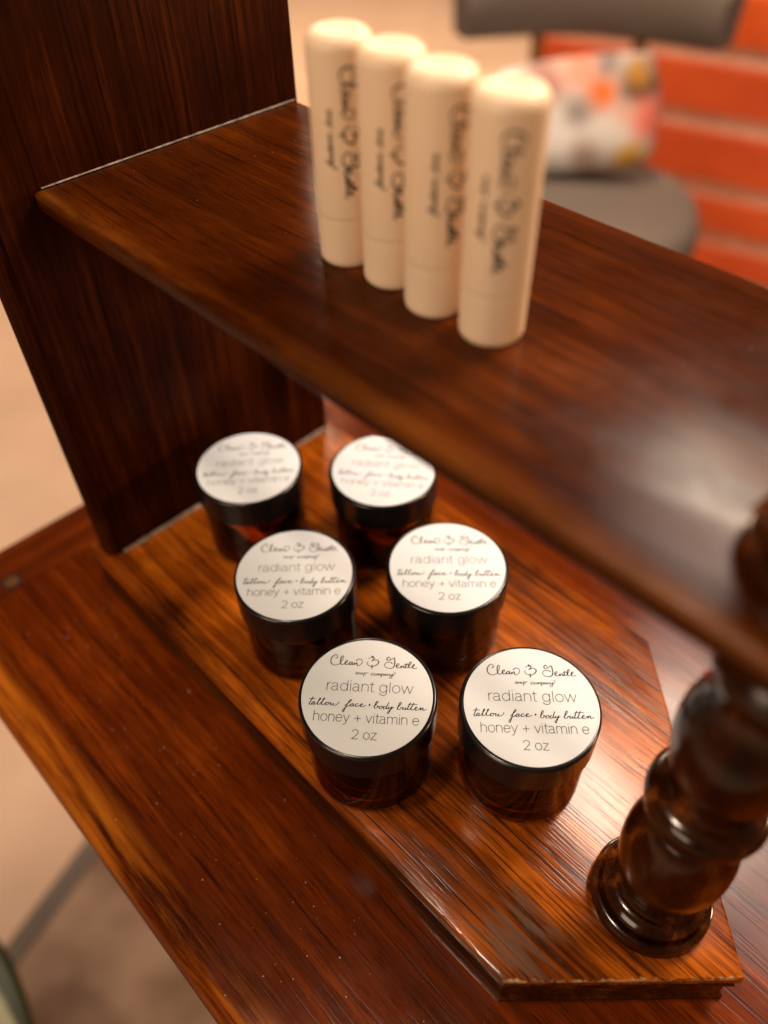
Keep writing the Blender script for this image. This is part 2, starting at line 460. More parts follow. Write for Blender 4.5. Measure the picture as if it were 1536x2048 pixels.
# ------------------------------------------------------------------ materials
def board_extra(M, oc, p, q, col, r):
    # pale bare wood along the bumped chamfer edge and dull grey rubbed patches by the corner
    sx = M.n("ShaderNodeSeparateXYZ")
    M.put(sx.inputs[0], oc)
    x, y, z = sx.outputs
    nx, ny = 0.7218, -0.6921     # outward normal of the front chamfer
    d = M.math('ADD', M.math('MULTIPLY', x, nx), M.math('MULTIPLY', y, ny))
    edge = M.ramp(M.math('SUBTRACT', d, CH_C - 0.0042), [(0.0, 0.0), (0.0042, 1.0)])
    nn, _ = M.noise(oc, scale=330, detail=4, rough=0.65)
    wear = M.ramp(M.math('ADD', M.math('MULTIPLY', edge, 0.55), M.math('MULTIPLY', nn, 0.62)), [(0.76, 0.0), (0.86, 1.0)])
    wear = M.math('MULTIPLY', wear, M.math('GREATER_THAN', z, 0.0272))
    col = M.mix(wear, col, (0.46, 0.27, 0.12))
    ds = M.vmath('DISTANCE', oc, CORNER)
    near = M.ramp(ds, [(0.0, 1.0), (0.042, 0.0)])
    g, _ = M.noise(M.mapping(q, scale=(30, 260, 260)), detail=4, rough=0.7)
    rub = M.ramp(M.math('ADD', M.math('MULTIPLY', near, 0.36), M.math('MULTIPLY', g, 0.72)), [(0.60, 0.0), (0.68, 0.62)])
    col = M.mix(rub, col, (0.115, 0.070, 0.045))
    r = M.math('MULTIPLY_ADD', rub, 0.12, r)
    return col, r

def desk_extra(M, oc, p, q, col, r):
    # lighter orange band along the rounded front edge, patchy and streaked with the grain
    sx = M.n("ShaderNodeSeparateXYZ")
    M.put(sx.inputs[0], oc)
    d = M.math('ADD', sx.outputs[1], 0.2195)                 # metres behind the front edge
    band = M.ramp(d, [(0.0005, 0.35), (0.005, 1.0), (0.010, 1.0), (0.020, 0.0)])
    g, _ = M.noise(M.mapping(q, scale=(14, 240, 240)), detail=4, rough=0.65)
    g2, _ = M.noise(oc, scale=11, detail=2)
    k = M.ramp(M.math('ADD', M.math('MULTIPLY', g, 0.6), M.math('MULTIPLY', g2, 0.4)), [(0.42, 0.0), (0.60, 1.0)])
    k = M.math('MULTIPLY', k, band)
    col = M.mix(M.math('MULTIPLY', k, 0.85), col, (0.62, 0.17, 0.012))
    return col, r

def shelf_extra(M, oc, p, q, col, r):
    # lip of the shelf painted lighter, the light on its edge put into the colour
    sx = M.n("ShaderNodeSeparateXYZ")
    M.put(sx.inputs[0], oc)
    d = M.math('ADD', sx.outputs[1], 0.158 - 0.1078)
    band = M.ramp(d, [(0.0002, 1.0), (0.0030, 0.75), (0.0060, 0.0)])
    g, _ = M.noise(M.mapping(q, scale=(9, 60, 60)), detail=5, rough=0.65)
    top = M.ramp(sx.outputs[2], [(0.2115, 0.0), (0.2146, 1.0)])
    k = M.math('MULTIPLY', M.math('MULTIPLY', band, top), M.ramp(g, [(0.40, 0.0), (0.64, 0.6)]))
    col = M.mix(k, col, (0.24, 0.070, 0.010))
    r = M.math('MULTIPLY_ADD', k, 0.15, r)
    return col, r

RO = (-140.0, 158.0, -346.0)      # furniture origin of the riser
_c = ((-31 - RO[0]) / 1000, (79.5 - RO[1]) / 1000)
CH_C = _c[0] * 0.7218 + _c[1] * -0.6921
CORNER = ((-38 - RO[0]) / 1000, (92 - RO[1]) / 1000, 0.029)

m_board = wood("board_wood", 'X', dark=(0.034, 0.0062, 0.0008), mid=(0.27, 0.056, 0.0034), light=(0.62, 0.155, 0.010),
               seed=3.1, stops=(0.38, 0.50, 0.63), extra=board_extra, coat=0.42, bump=0.22, wts=(0.26, 0.28, 0.44), pore=0.85, pth=(0.50, 0.60), pore_len=20, pore_across=1000, streak=560)
m_mould = wood("moulding_wood", 'X', dark=(0.015, 0.0035, 0.0008), mid=(0.050, 0.011, 0.0016), light=(0.16, 0.038, 0.004),
               seed=6.3, stops=(0.38, 0.52, 0.66), bump=0.2, pore=0.5)
m_shelf = wood("shelf_wood", 'X', dark=(0.008, 0.0013, 0.0002), mid=(0.050, 0.0088, 0.0005), light=(0.20, 0.040, 0.0017), coat=0.30, coat_rough=0.20, extra=shelf_extra,
               seed=7.7, stops=(0.28, 0.52, 0.76), bump=0.14, wts=(0.26, 0.18, 0.34), pore=0.55, pore_len=18, pore_across=800)
m_panel = wood("panel_wood", 'Z', dark=(0.012, 0.0024, 0.0006), mid=(0.042, 0.0078, 0.0013), light=(0.125, 0.027, 0.0035),
               seed=1.3, stops=(0.40, 0.52, 0.66), bump=0.25, rough=0.40, coat=0.07, coat_rough=0.30, pore=0.7, pore_len=14, pore_across=520, wts=(0.30, 0.24, 0.26), wave=0.06)
m_desk = wood("desk_wood", 'X', dark=(0.018, 0.0022, 0.0003), mid=(0.135, 0.0200, 0.0009), light=(0.42, 0.080, 0.0034),
              seed=12.4, stops=(0.30, 0.52, 0.74), bump=0.16, coat=0.42, extra=desk_extra, pore=0.65, pore_len=16, pore_across=700)
m_desk_end = wood("desk_end_wood", 'Y', dark=(0.040, 0.006, 0.0006), mid=(0.12, 0.018, 0.0014), light=(0.30, 0.055, 0.004),
                  seed=5.2, stops=(0.38, 0.51, 0.66), bump=0.2, pore=0.65)
m_post = wood("post_wood", 'Z', dark=(0.009, 0.0022, 0.0005), mid=(0.042, 0.0095, 0.0012), light=(0.42, 0.105, 0.007),
              seed=9.9, stops=(0.42, 0.54, 0.68), bump=0.03, pore=0.35, rough=0.26, coat=0.75, coat_rough=0.13, streak=300, wts=(0.34, 0.2, 0.22))

def plain(name, col, rough=0.5, **kw):
    return Mat(name).set(Base_Color=col, Roughness=rough, **kw).m

M = Mat("seam_dust")
f, _ = M.noise(M.coord(), scale=420, detail=3)
M.set(Base_Color=M.ramp(f, [(0.30, (0.07, 0.04, 0.027)), (0.70, (0.27, 0.20, 0.15))]), Roughness=0.7)
m_seam = M.m

M = Mat("lid_plastic")
f, _ = M.noise(M.coord(), scale=900, detail=3)
M.set(Base_Color=(0.008, 0.007, 0.007), Roughness=M.math('MULTIPLY_ADD', f, 0.06, 0.17))
m_lid = M.m

M = Mat("amber_glass")
tr = M.n("ShaderNodeBsdfTransparent"); tr.inputs[0].default_value = (0.93, 0.47, 0.16, 1)
gl = M.n("ShaderNodeBsdfGlossy"); gl.inputs["Roughness"].default_value = 0.04
fr = M.n("ShaderNodeFresnel"); fr.inputs[0].default_value = 1.5
mx = M.n("ShaderNodeMixShader")
M.put(mx.inputs[0], fr.outputs[0]); M.put(mx.inputs[1], tr.outputs[0]); M.put(mx.inputs[2], gl.outputs[0])
M.put(M.t.nodes["Material Output"].inputs[0], mx.outputs[0])
M.t.nodes.remove(M.b)
m_glass = M.m
m_butter = plain("tinted_butter", (0.85, 0.52, 0.24), 0.6)

M = Mat("label_paper")
f, _ = M.noise(M.coord(), scale=60, detail=2)
M.set(Base_Color=M.ramp(f, [(0.3, (0.72, 0.745, 0.79)), (0.7, (0.75, 0.775, 0.82))]), Roughness=0.62, Specular_IOR_Level=0.25)
m_paper = M.m
m_ink = plain("printed_ink", (0.016, 0.013, 0.012), 0.7, Specular_IOR_Level=0.1)

M = Mat("tube_plastic")
f, _ = M.noise(M.coord(), scale=35, detail=2)
M.set(Base_Color=M.ramp(f, [(0.3, (0.84, 0.60, 0.40)), (0.7, (0.88, 0.65, 0.45))]), Roughness=0.5,
      Subsurface_Weight=0.0, Subsurface_Radius=(0.010, 0.006, 0.003), Subsurface_Scale=1.0)
m_tube = M.m

# ------------------------------------------------------------------ setting: floor
M = Mat("floor_carpet")
oc = M.coord()
f, _ = M.noise(oc, scale=5, detail=4)
f2, _ = M.noise(oc, scale=700, detail=2)
c = M.ramp(f, [(0.3, (0.66, 0.43, 0.30)), (0.7, (0.78, 0.54, 0.39))])
c = M.mix(M.math('MULTIPLY', f2, 0.25), c, (0.45, 0.30, 0.2))
M.set(Base_Color=c, Roughness=0.95, Normal=M.bump(f2, 0.4, 0.003))
floor = link("floor", [(-9, -5, 0), (6, -5, 0), (6, 10, 0), (-9, 10, 0)], [(0, 1, 2, 3)], M.m)
tag(floor, "beige carpeted floor seen far below and behind the desk", kind="structure")

# ------------------------------------------------------------------ desk
DO = (-50.0, 220.0, -1083.0)
desk = thing("desk", W(*DO), "glossy red-brown wooden desk with rounded front edge under the riser", "desk")
def desk_rel(x, y, z): return ((x - DO[0]) / 1000, (y - DO[1]) / 1000, (z - DO[2]) / 1000)
# the top: one wide board with its grain along the desk, and an end board across it on the left
def long_slab(name, x0, x1, y0, y1, mat, ends):
    prof = [(8.5, -346), (5.4, -346.3), (2.8, -347.6), (1.0, -350), (0.2, -353), (0, -356), (0.5, -359), (2.2, -361.5), (4, -364)]
    V, F = [], []
    xs = [x0 + (x1 - x0) * k / 40 for k in range(41)]
    sec = [(y0 + i, z) for i, z in prof] + [(y1 - i, z) for i, z in reversed(prof)]
    for x in xs:
        for y, z in sec:
            V.append(desk_rel(x, y, z))
    n = len(sec)
    for a in range(40):
        for k in range(n):
            k2 = (k + 1) % n
            F.append((a * n + k, a * n + k2, (a + 1) * n + k2, (a + 1) * n + k))
    F.append(tuple(range(n)))
    F.append(tuple(40 * n + k for k in range(n)))
    return link(name, V, F, mat, desk, smooth=50)
long_slab("desk_top", -344.2, 420, 0.5, 520, m_desk, None)
# end board, rounded on its outer end as well
prof = [(8.5, -346.1), (5.4, -346.4), (2.8, -347.7), (1.0, -350), (0.2, -353), (0, -356), (0.5, -359), (2.2, -361.5), (4, -364)]
V, F = stacked([(-382, 0.5), (-344.7 + 8.5, 0.5), (-344.7 + 8.5, 520), (-382, 520)], prof, DO, div=20)
V = [(min(v[0], (-344.7 - DO[0]) / 1000), v[1], v[2]) for v in V]
link("end_board", V, F, m_desk_end, desk, smooth=50)
Vp, Fp = lathe([(3.2, -0.3), (3.2, 0.25), (2.9, 0.45), (0.2, 0.5)], 28)
pl = link("dowel_plug", Vp, Fp, wood("plug_wood", 'X', mid=(0.2, 0.07, 0.015), light=(0.4, 0.16, 0.04), seed=2.0), desk, smooth=40)
pl.location = desk_rel(-351.5, 43.6, -346.1)
Vp, Fp = lathe([(5.2, -0.3), (5.2, 0.12), (4.9, 0.16), (3.1, 0.14)], 28)
pr = link("plug_ring", Vp, Fp, plain("plug_gap", (0.012, 0.006, 0.004), 0.5), desk, smooth=40)
pr.location = desk_rel(-351.5, 43.6, -346.1)
V, F = box(-0.30, 0.44, -0.17, 0.27, 0.65, 0.7185)
link("apron", V, F, m_desk_end, desk)
for sx in (-0.285, 0.425):
    for sy in (-0.155, 0.255):
        V, F = lathe([(16, 0), (19, 40), (22, 500), (25, 649.5)], 24)
        o = link("leg", V, F, m_post, desk, smooth=40)
        o.location = (sx, sy, 0)

# fine pale scratches in the varnish near the riser's corner
m_scr = plain("scratched_varnish", (0.50, 0.30, 0.17), 0.5)
for pts in ([(14, 104), (24, 102), (36, 108)], [(20, 112), (34, 114), (52, 124)], [(36, 120), (40, 133)], [(44, 150), (66, 149), (88, 156)]):
    V2, F2 = [], []
    ribbon([catmull(pts)], 0.11, V2, F2)
    link("scratch", [desk_rel(x, y, -345.97) for x, y in V2], F2, m_scr, desk)

# ------------------------------------------------------------------ riser
riser = thing("tabletop_riser", W(*RO), "dark wooden tabletop riser with a turned post, side panel and two shelves", "riser")
BZ = -317.0
board_poly = [(-317, 79.8), (-31, 79.5), (26.5, 140), (-76, 236.5), (-317, 236.5)]
levels = [(1.3, BZ), (0.45, BZ - 0.25), (0.05, BZ - 0.9), (0.0, BZ - 5.4), (0.5, BZ - 6.2), (1.2, BZ - 6.5), (4.6, BZ - 6.6)]
V, F = stacked(board_poly, levels, RO, div=3.0, jitter=0.07)
base = link("base_board", V, F, m_board, riser, smooth=38)
levels = [(4.5, BZ - 6.65), (4.5, BZ - 9.0), (1.6, BZ - 9.2), (0.7, BZ - 9.8), (0.3, BZ - 11.2), (0.6, BZ - 12.6), (1.5, BZ - 13.4), (3.9, BZ - 13.6), (3.9, BZ - 15.6),
          (2.2, BZ - 16.0), (1.9, BZ - 17.5), (2.0, BZ - 24.0), (1.4, BZ - 25.4), (0.6, BZ - 26.4), (0.6, BZ - 28.95)]
V, F = stacked(board_poly, levels, RO, div=4.0, jitter=0.05)
link("edge_moulding", V, F, m_mould, riser, smooth=30)

SZ = -130.0
shelf_poly = [(-299.4, 107.5), (-8, 108.5), (31, 147), (-54, 231.5), (-299.4, 231.5)]
levels = [(2.2, SZ), (0.9, SZ - 0.35), (0.25, SZ - 1.2), (0.0, SZ - 2.4), (0.0, SZ - 6.6), (0.6, SZ - 8.0), (1.6, SZ - 8.6)]
V, F = stacked(shelf_poly, levels, RO, div=6.0, jitter=0.08)
link("upper_shelf", V, F, m_shelf, riser, smooth=40)

# side panel with a beaded front edge
sec = [(-299.2, 232.5), (-299.2, 91.0), (-299.9, 90.2), (-299.9, 89.4), (-299.2, 88.6), (-299.6, 87.0), (-301.0, 85.4), (-303.4, 84.3),
       (-306.2, 84.0), (-309.0, 84.5), (-311.4, 85.8), (-312.6, 87.6), (-312.9, 88.8), (-312.2, 89.6), (-312.2, 90.4), (-313, 91.2), (-313, 232.5)]
V, F = [], []
zs = [BZ + 0.02, 60.0]
for z in zs:
    for x, y in sec:
        V.append(((x - RO[0]) / 1000, (y - RO[1]) / 1000, (z - RO[2]) / 1000))
n = len(sec)
for k in range(n):
    F.append((k, (k + 1) % n, n + (k + 1) % n, n + k))
F.append(tuple(range(n)))
F.append(tuple(n + k for k in range(n)))
link("side_panel", V, F, m_panel, riser, smooth=30)

# dried glue and dust in the two joints against the panel
def seam(name, z, y0, y1, w):
    V, F = [], []
    k = 60
    for i in range(k + 1):
        y = y0 + (y1 - y0) * i / k
        ww = w * random.uniform(0.75, 1.1)
        for dx, dz in ((-0.1, ww * 0.9), (ww * 0.35, ww * 0.4), (ww, 0.02)):
            V.append(((-299.2 + dx - RO[0]) / 1000, (y - RO[1]) / 1000, (z + dz - RO[2]) / 1000))
    for i in range(k):
        for j in range(2):
            F.append((i * 3 + j, i * 3 + j + 1, i * 3 + j + 4, i * 3 + j + 3))
    return link(name, V, F, m_seam, riser, smooth=60)
seam("joint_filler", SZ, 110.5, 231, 0.6)
seam("joint_filler", BZ, 91.5, 231, 1.5)

PX, PY = -12.3, 140.0
lower = [(0.2, -317), (21.3, -317), (21.6, -316.6), (21.6, -312.6), (21.2, -311.7), (20.4, -311.2), (19.6, -311.1), (18.6, -311.8), (17.6, -312.2), (17.3, -311.6),
         (18.2, -309.8), (18.7, -308.0), (18.4, -306.0), (17.2, -304.6), (15.4, -303.9), (13.6, -303.7), (13.1, -303.0), (13.1, -302.0), (13.7, -301.5), (15.0, -301.0), (15.6, -299.8), (15.0, -298.6),
         (14.0, -298.1), (14.2, -297.0), (15.6, -292.5), (17.0, -286.5), (17.9, -280), (18.3, -273), (18.0, -266), (17.0, -259.5), (15.8, -254.6), (14.6, -251.2), (13.8, -249.8), (13.0, -249.2),
         (12.6, -248.2), (12.6, -245.6), (13.2, -244.6), (15.2, -244.2), (16.6, -243.8), (17.4, -242.8), (17.6, -241.6), (17.2, -240.6), (16.7, -240.3), (16.7, -239.9), (17.4, -239.6),
         (18.2, -238.2), (18.5, -236.2), (18.3, -234.2), (17.5, -232.6), (16.2, -231.7), (14.4, -231.3), (12.8, -230.9), (12.0, -229.6), (11.8, -227.6), (12.3, -225.2), (13.5, -221.6), (15.2, -217.2),
         (16.9, -211.5), (17.9, -205), (18.2, -199), (17.9, -194), (17.0, -190), (15.6, -186.6), (14.2, -183.4), (13.2, -180), (12.8, -176), (13.4, -172), (15.0, -169.5), (16.6, -168), (17.0, -166), (16.6, -164),
         (15.0, -162.6), (13.6, -161), (14.2, -158), (16.0, -154), (17.6, -150), (18.6, -147), (20.4, -145.6), (21.4, -144.8), (21.4, -139.2), (0.2, -139.0)]
def post(prof, zbase, name):
    V, F = lathe([(r, z - zbase) for r, z in prof], 80)
    o = link(name, V, F, m_post, riser, smooth=30)
    o.location = ((PX - RO[0]) / 1000, (PY - RO[1]) / 1000, (zbase - RO[2]) / 1000)
    return o
post(lower, -317, "turned_post")
upper = [(r, z + 187) for r, z in lower if z < -221.5] + [(14.5, -38), (13, -34), (9, -31), (7, -29), (9, -26), (12, -21), (12, -16), (8, -11), (0.3, -9)]
post(upper, -130, "turned_finial")
# a fleck of old red paint on the post, just under the shelf
V, F = lathe([(0.1, -0.9), (0.7, -0.7), (1.0, 0), (0.7, 0.7), (0.1, 0.9)], 14)
o = link("paint_fleck", V, F, plain("old_red_paint", (0.55, 0.06, 0.06), 0.4), riser, smooth=80)
fa = math.radians(-128)
o.location = ((PX + 15.2 * math.cos(math.radians(-167)) - RO[0]) / 1000, (PY + 15.2 * math.sin(math.radians(-167)) - RO[1]) / 1000, (-180 - RO[2]) / 1000)

# ------------------------------------------------------------------ jars
JARS = [((-259.3, 150.8), 50.1, "amber jar with round white label, farthest back, nearest the dark side panel"),
        ((-211.1, 196.0), 39.4, "amber jar whose white label is partly cut off by the shelf edge above"),
        ((-191.2, 124.0), 46.7, "amber jar in the middle row on the left, close to the board's front edge"),
        ((-147.4, 173.2), 44.8, "amber jar in the middle row on the right, below the upper shelf"),
        ((-125.4, 105.3), 42.1, "sharply focused amber jar at the front left of the six"),
        ((-79.4, 145.4), 44.1, "sharply focused amber jar at the front right, nearest the turned post")]
def make_jar():
    t = thing("cosmetic_jar", (0, 0, 0), "jar", "jar", "six amber jars on the base board")
    outer = [(0.2, 0.6), (20.5, 0.6), (21.8, 0.05)] + arc(22.2, 2.9, 2.9, -90, 0, 6) + [(25.1, 4), (25.1, 28.4), (25.1, 29.2)] + arc(23.9, 29.2, 1.2, 0, 80, 4) + [(23.0, 30.6), (22.9, 33.5)]
    inner = [(20.6, 33.5), (20.6, 30.4), (22.6, 27.6), (22.8, 26), (22.8, 5.2)] + arc(20.8, 5.2, 2.0, 0, -90, 5) + [(0.2, 3.2)]
    V, F = lathe(outer + inner, 80)
    link("glass", V, F, m_glass, t, smooth=40)
    V, F = lathe([(0.2, 3.35), (20.6, 3.35)] + arc(20.5, 5.4, 2.05, -80, 0, 4) + [(22.6, 26), (22.4, 27.5), (20.4, 30.0), (0.2, 30.2)], 64)
    link("contents", V, F, m_butter, t, smooth=40)
    lid = [(24.2, 31.4), (26.2, 31.4), (26.5, 31.8), (26.5, 32.6), (26.5, 44.2), (26.5, 44.9)] + arc(25.4, 44.9, 1.1, 0, 90, 5) + [(25.25, 46.0), (25.15, 45.75), (0.2, 45.75), (0.2, 44.0), (24.2, 44.0)]
    V, F = lathe(lid, 96, closed=True)
    link("lid", V, F, m_lid, t, smooth=35)
    V, F = lathe([(24.9, 45.77), (25.0, 45.82), (25.0, 45.93), (24.9, 45.97), (0.2, 45.97)], 96)
    lb = link("label", V, F, m_paper, t, smooth=35)
    V2, F2 = logo_mesh2d(True)
    link("lettering", [(x / 1000, y / 1000, 46.02 / 1000) for x, y in V2], F2, m_ink, lb)
    return t
proto = make_jar()
for i, ((x, y), a, lab) in enumerate(JARS):
    j = proto if i == 0 else copy_tree(proto)
    j.location = W(x, y, BZ + 0.05)
    j.rotation_euler = (0, 0, math.radians(a))
    j.scale = (1, 1, 47.3 / 46.0)
    j["label"] = lab
    for ch in j.children:
        if ch.name.split(".")[0] == "label":
            ch.location = (random.uniform(-0.0004, 0.0004), random.uniform(-0.0004, 0.0004), 0)

# ------------------------------------------------------------------ lip balm tubes
TUBES = [((-182.0, 157.3), -27, "pale cream balm tube at the far left of the row, nearest the panel"),
         ((-162.3, 157.7), -27, "pale cream balm tube second from the left in the row"),
         ((-142.5, 155.4), -16, "pale cream balm tube third from the left, its lettering half hidden"),
         ((-121.6, 155.9), -42, "pale cream balm tube at the right end of the row, nearest the camera")]
TR = 9.3
def make_tube():
    t = thing("balm_tube", (0, 0, 0), "tube", "balm tube", "balm tubes in a row on the upper shelf")
    V, F = lathe([(0.2, 0.5), (6.5, 0.5), (7.2, 0.0), (8.6, 0.0), (9.0, 0.5), (9.2, 1.4), (9.21, 2.4), (9.27, 14.6), (9.27, 15.45), (9.2, 15.76), (0.2, 15.75)], 64)
    link("body", V, F, m_tube, t, smooth=40)
    V, F = lathe([(0.2, 15.8), (9.24, 15.79), (9.29, 15.85), (9.3, 16.6), (9.3, 62.4)] + arc(5.5, 62.9, 3.8, 0, 86, 12)
                 + [(5.1, 66.6), (4.3, 66.2), (2.8, 65.7), (1.4, 65.5), (0.2, 65.45)], 64)
    link("cap", V, F, m_tube, t, smooth=60)
    V2, F2 = logo_mesh2d(False)
    V = []
    for x, y in V2:
        z = 59.3 - (x + 15.4) * 1.07
        a = (y - 15.0) * 1.07 / TR
        V.append(((TR + 0.05) * math.cos(a) / 1000, (TR + 0.05) * math.sin(a) / 1000, z / 1000))
    link("lettering", V, F2, m_ink, t)
    return t
proto = make_tube()
for i, ((x, y), a, lab) in enumerate(TUBES):
    j = proto if i == 0 else copy_tree(proto)
    j.location = W(x, y, SZ + 0.05)
    j.scale = (1, 1, 0.972)
    j.rotation_euler = (0, 0, math.radians(a))
    j["label"] = lab

# ------------------------------------------------------------------ background: chair, cushion, plank wall, plant
AZ = math.radians(123.5)
CX, CY = 1390 * math.cos(AZ), 1390 * math.sin(AZ)
chair = thing("chair", W(CX, CY, -ZC), "grey upholstered chair with curved back rail, blurred behind the shelf", "chair", rz=AZ)
M = Mat("grey_upholstery")
f, _ = M.noise(M.coord(), scale=300, detail=3)
M.set(Base_Color=M.ramp(f, [(0.3, (0.10, 0.077, 0.064)), (0.7, (0.15, 0.118, 0.098))]), Roughness=0.9, Normal=M.bump(f, 0.4, 0.002))
m_grey = M.m
V, F = lathe([(0.5, 352), (200, 352), (220, 362), (229, 385), (229, 420), (220, 440), (200, 449), (140, 453), (0.5, 456)], 56)
link("seat", V, F, m_grey, chair, smooth=50)
V, F = [], []
sec = [(0.285, 0.655), (0.292, 0.645), (0.322, 0.647), (0.330, 0.66), (0.335, 0.75), (0.328, 0.765), (0.300, 0.765), (0.290, 0.75)]
K = 30
for i in range(K + 1):
    a = math.radians(-43 + 86 * i / K)
    e = 1.0 - 0.35 * abs(i / K - 0.5) ** 3 * 8
    for r, z in sec:
        zz = 0.70 + (z - 0.70) * e - 0.012 * (abs(i / K - 0.5) * 2) ** 3
        V.append((r * math.cos(a) - 0.115, r * math.sin(a), zz))
n = len(sec)
for i in range(K):
    for k in range(n):
        k2 = (k + 1) % n
        F.append((i * n + k, i * n + k2, (i + 1) * n + k2, (i + 1) * n + k))
F.append(tuple(range(n)))
F.append(tuple(K * n + k for k in range(n)))
link("back_rail", V, F, m_grey, chair, smooth=60)
m_leg = wood("chair_leg_wood", 'Z', mid=(0.25, 0.10, 0.03), light=(0.45, 0.2, 0.06), seed=4.4)
for a in (35, 145, 215, 325):
    V, F = lathe([(11, 0), (14, 120), (18, 351)], 20)
    o = link("leg", V, F, m_leg, chair, smooth=40)
    o.location = (0.135 * math.cos(math.radians(a)), 0.135 * math.sin(math.radians(a)), 0)
for a in (16, -16):
    V, F = lathe([(12, 380), (12, 660)], 20)
    o = link("back_post", V, F, m_leg, chair, smooth=40)
    o.location = (0.31 * math.cos(math.radians(a)) - 0.115, 0.31 * math.sin(math.radians(a)), 0)

# floral cushion on the chair
M = Mat("floral_print")
oc = M.coord()
f, _ = M.noise(oc, scale=14, detail=3)
col = M.ramp(f, [(0.3, (0.66, 0.58, 0.54)), (0.7, (0.76, 0.71, 0.69))])
for (y, z, r, c) in ((0.085, 0.06, 0.030, (0.42, 0.22, 0.18)), (0.025, 0.075, 0.026, (0.75, 0.28, 0.20)), (-0.012, 0.035, 0.022, (0.80, 0.17, 0.02)),
                     (-0.072, 0.042, 0.032, (0.012, 0.014, 0.025)), (-0.066, 0.056, 0.018, (0.42, 0.19, 0.02)),
                     (-0.082, -0.012, 0.026, (0.80, 0.20, 0.14)), (-0.055, -0.074, 0.022, (0.85, 0.48, 0.03)), (-0.045, 0.0, 0.012, (0.75, 0.4, 0.3)), (0.03, 0.01, 0.016, (0.30, 0.25, 0.24)), (0.02, -0.055, 0.020, (0.42, 0.30, 0.25)), (-0.02, 0.075, 0.016, (0.2, 0.16, 0.15)), (-0.105, 0.07, 0.02, (0.32, 0.2, 0.16))):
    sx = M.n("ShaderNodeSeparateXYZ"); M.put(sx.inputs[0], oc)
    cb = M.n("ShaderNodeCombineXYZ"); M.put(cb.inputs[1], sx.outputs[1]); M.put(cb.inputs[2], sx.outputs[2])
    d = M.vmath('DISTANCE', cb.outputs[0], (0, y - 0.035, z))
    d = M.math('ADD', d, M.math('MULTIPLY', f, 0.02))
    k = M.ramp(d, [(max(0.0, r - 0.012 + 0.01), 1.0), (r + 0.018 + 0.01, 0.0)])
    col = M.mix(k, col, c)
M.set(Base_Color=col, Roughness=0.85)
V, F = [], []
NU, NV = 28, 28
for s_ in (1, -1):
    for i in range(NU + 1):
        for j in range(NV + 1):
            u, v = i / NU * 2 - 1, j / NV * 2 - 1
            pu, pv = u * (1 - 0.10 * v * v), v * (1 - 0.10 * u * u)
            th = 0.062 * ((1 - u ** 4) * (1 - v ** 4)) ** 0.5
            V.append((s_ * th * 0.8, pu * 0.138, pv * 0.090))
for s_ in (0, 1):
    b = s_ * (NU + 1) * (NV + 1)
    for i in range(NU):
        for j in range(NV):
            F.append((b + i * (NV + 1) + j, b + (i + 1) * (NV + 1) + j, b + (i + 1) * (NV + 1) + j + 1, b + i * (NV + 1) + j + 1))
cu = link("cushion", V, F, M.m, None, smooth=80)
bm = bmesh.new(); bm.from_mesh(cu.data); bmesh.ops.remove_doubles(bm, verts=bm.verts, dist=1e-5); bmesh.ops.recalc_face_normals(bm, faces=bm.faces); bm.to_mesh(cu.data); bm.free()
cu.location = W(CX + 90 * math.cos(AZ) + -5 * math.sin(AZ), CY + 90 * math.sin(AZ) + 5 * math.cos(AZ), 456 + 91 - ZC)
cu.rotation_euler = (math.radians(-9), math.radians(14), AZ)
tag(cu, "white cushion with orange, pink, black and yellow print on the grey chair", "cushion")

# plank wall
wd = Vector((0.966, 0.258, 0)).normalized()
p0 = W(-856, 1807, -ZC)
start = p0 - wd * 0.42
wl = thing("plank_wall", start, "orange-red plank wall with pale horizontal gaps behind the chair", "wall", rz=math.atan2(wd.y, wd.x))
M = Mat("pale_backing")
f, _ = M.noise(M.coord(), scale=20, detail=3)
M.set(Base_Color=M.ramp(f, [(0.3, (0.66, 0.37, 0.26)), (0.7, (0.78, 0.48, 0.36))]), Roughness=0.8)
V, F = box(0, 2.0, 0.014, 0.05, 0, 1.4)
link("backing", V, F, M.m, wl)
M = Mat("orange_paint")
f, _ = M.noise(M.mapping(M.coord(), scale=(7, 14, 14)), detail=4)
oi = M.n("ShaderNodeObjectInfo")
c = M.ramp(f, [(0.25, (0.50, 0.052, 0.006)), (0.75, (0.84, 0.14, 0.014))])
c = M.mix(M.math('MULTIPLY', oi.outputs["Random"], 0.55), c, (0.46, 0.055, 0.012))
M.set(Base_Color=c, Roughness=0.55)
edges = [0.006, 0.113, 0.227, 0.370, 0.505, 0.640, 0.775, 0.910, 1.045, 1.18, 1.315, 1.40]
for a, b in zip(edges[:-1], edges[1:]):
    V, F = box(0, 2.0, 0, 0.0139, a + 0.019, b - 0.019)
    o = link("plank", V, F, M.m, wl)
    bevel(o, 0.004, 2)

# threshold strip on the floor
V, F = [], []
sec = [(-0.014, 0.0), (-0.012, 0.003), (-0.006, 0.0052), (0, 0.006), (0.006, 0.0052), (0.012, 0.003), (0.014, 0.0)]
for yy in (-0.75, 0.75):
    for x, z in sec:
        V.append((x, yy, z))
n = len(sec)
for k in range(n - 1):
    F.append((k, k + 1, n + k + 1, n + k))
F.append(tuple(range(n))); F.append(tuple(n + k for k in range(n))); F.append((0, n - 1, 2 * n - 1, n))
st = link("threshold_strip", V, F, plain("dull_metal", (0.16, 0.12, 0.10), 0.6, Metallic=0.2), None, smooth=40)
st.location = (-0.585, -0.02, 0.001)
st.rotation_euler = (0, 0, math.atan2(0.123, -0.043) - math.pi / 2)
tag(st, "dark grey-brown strip running diagonally between pale carpet and darker brown floor", "floor strip")

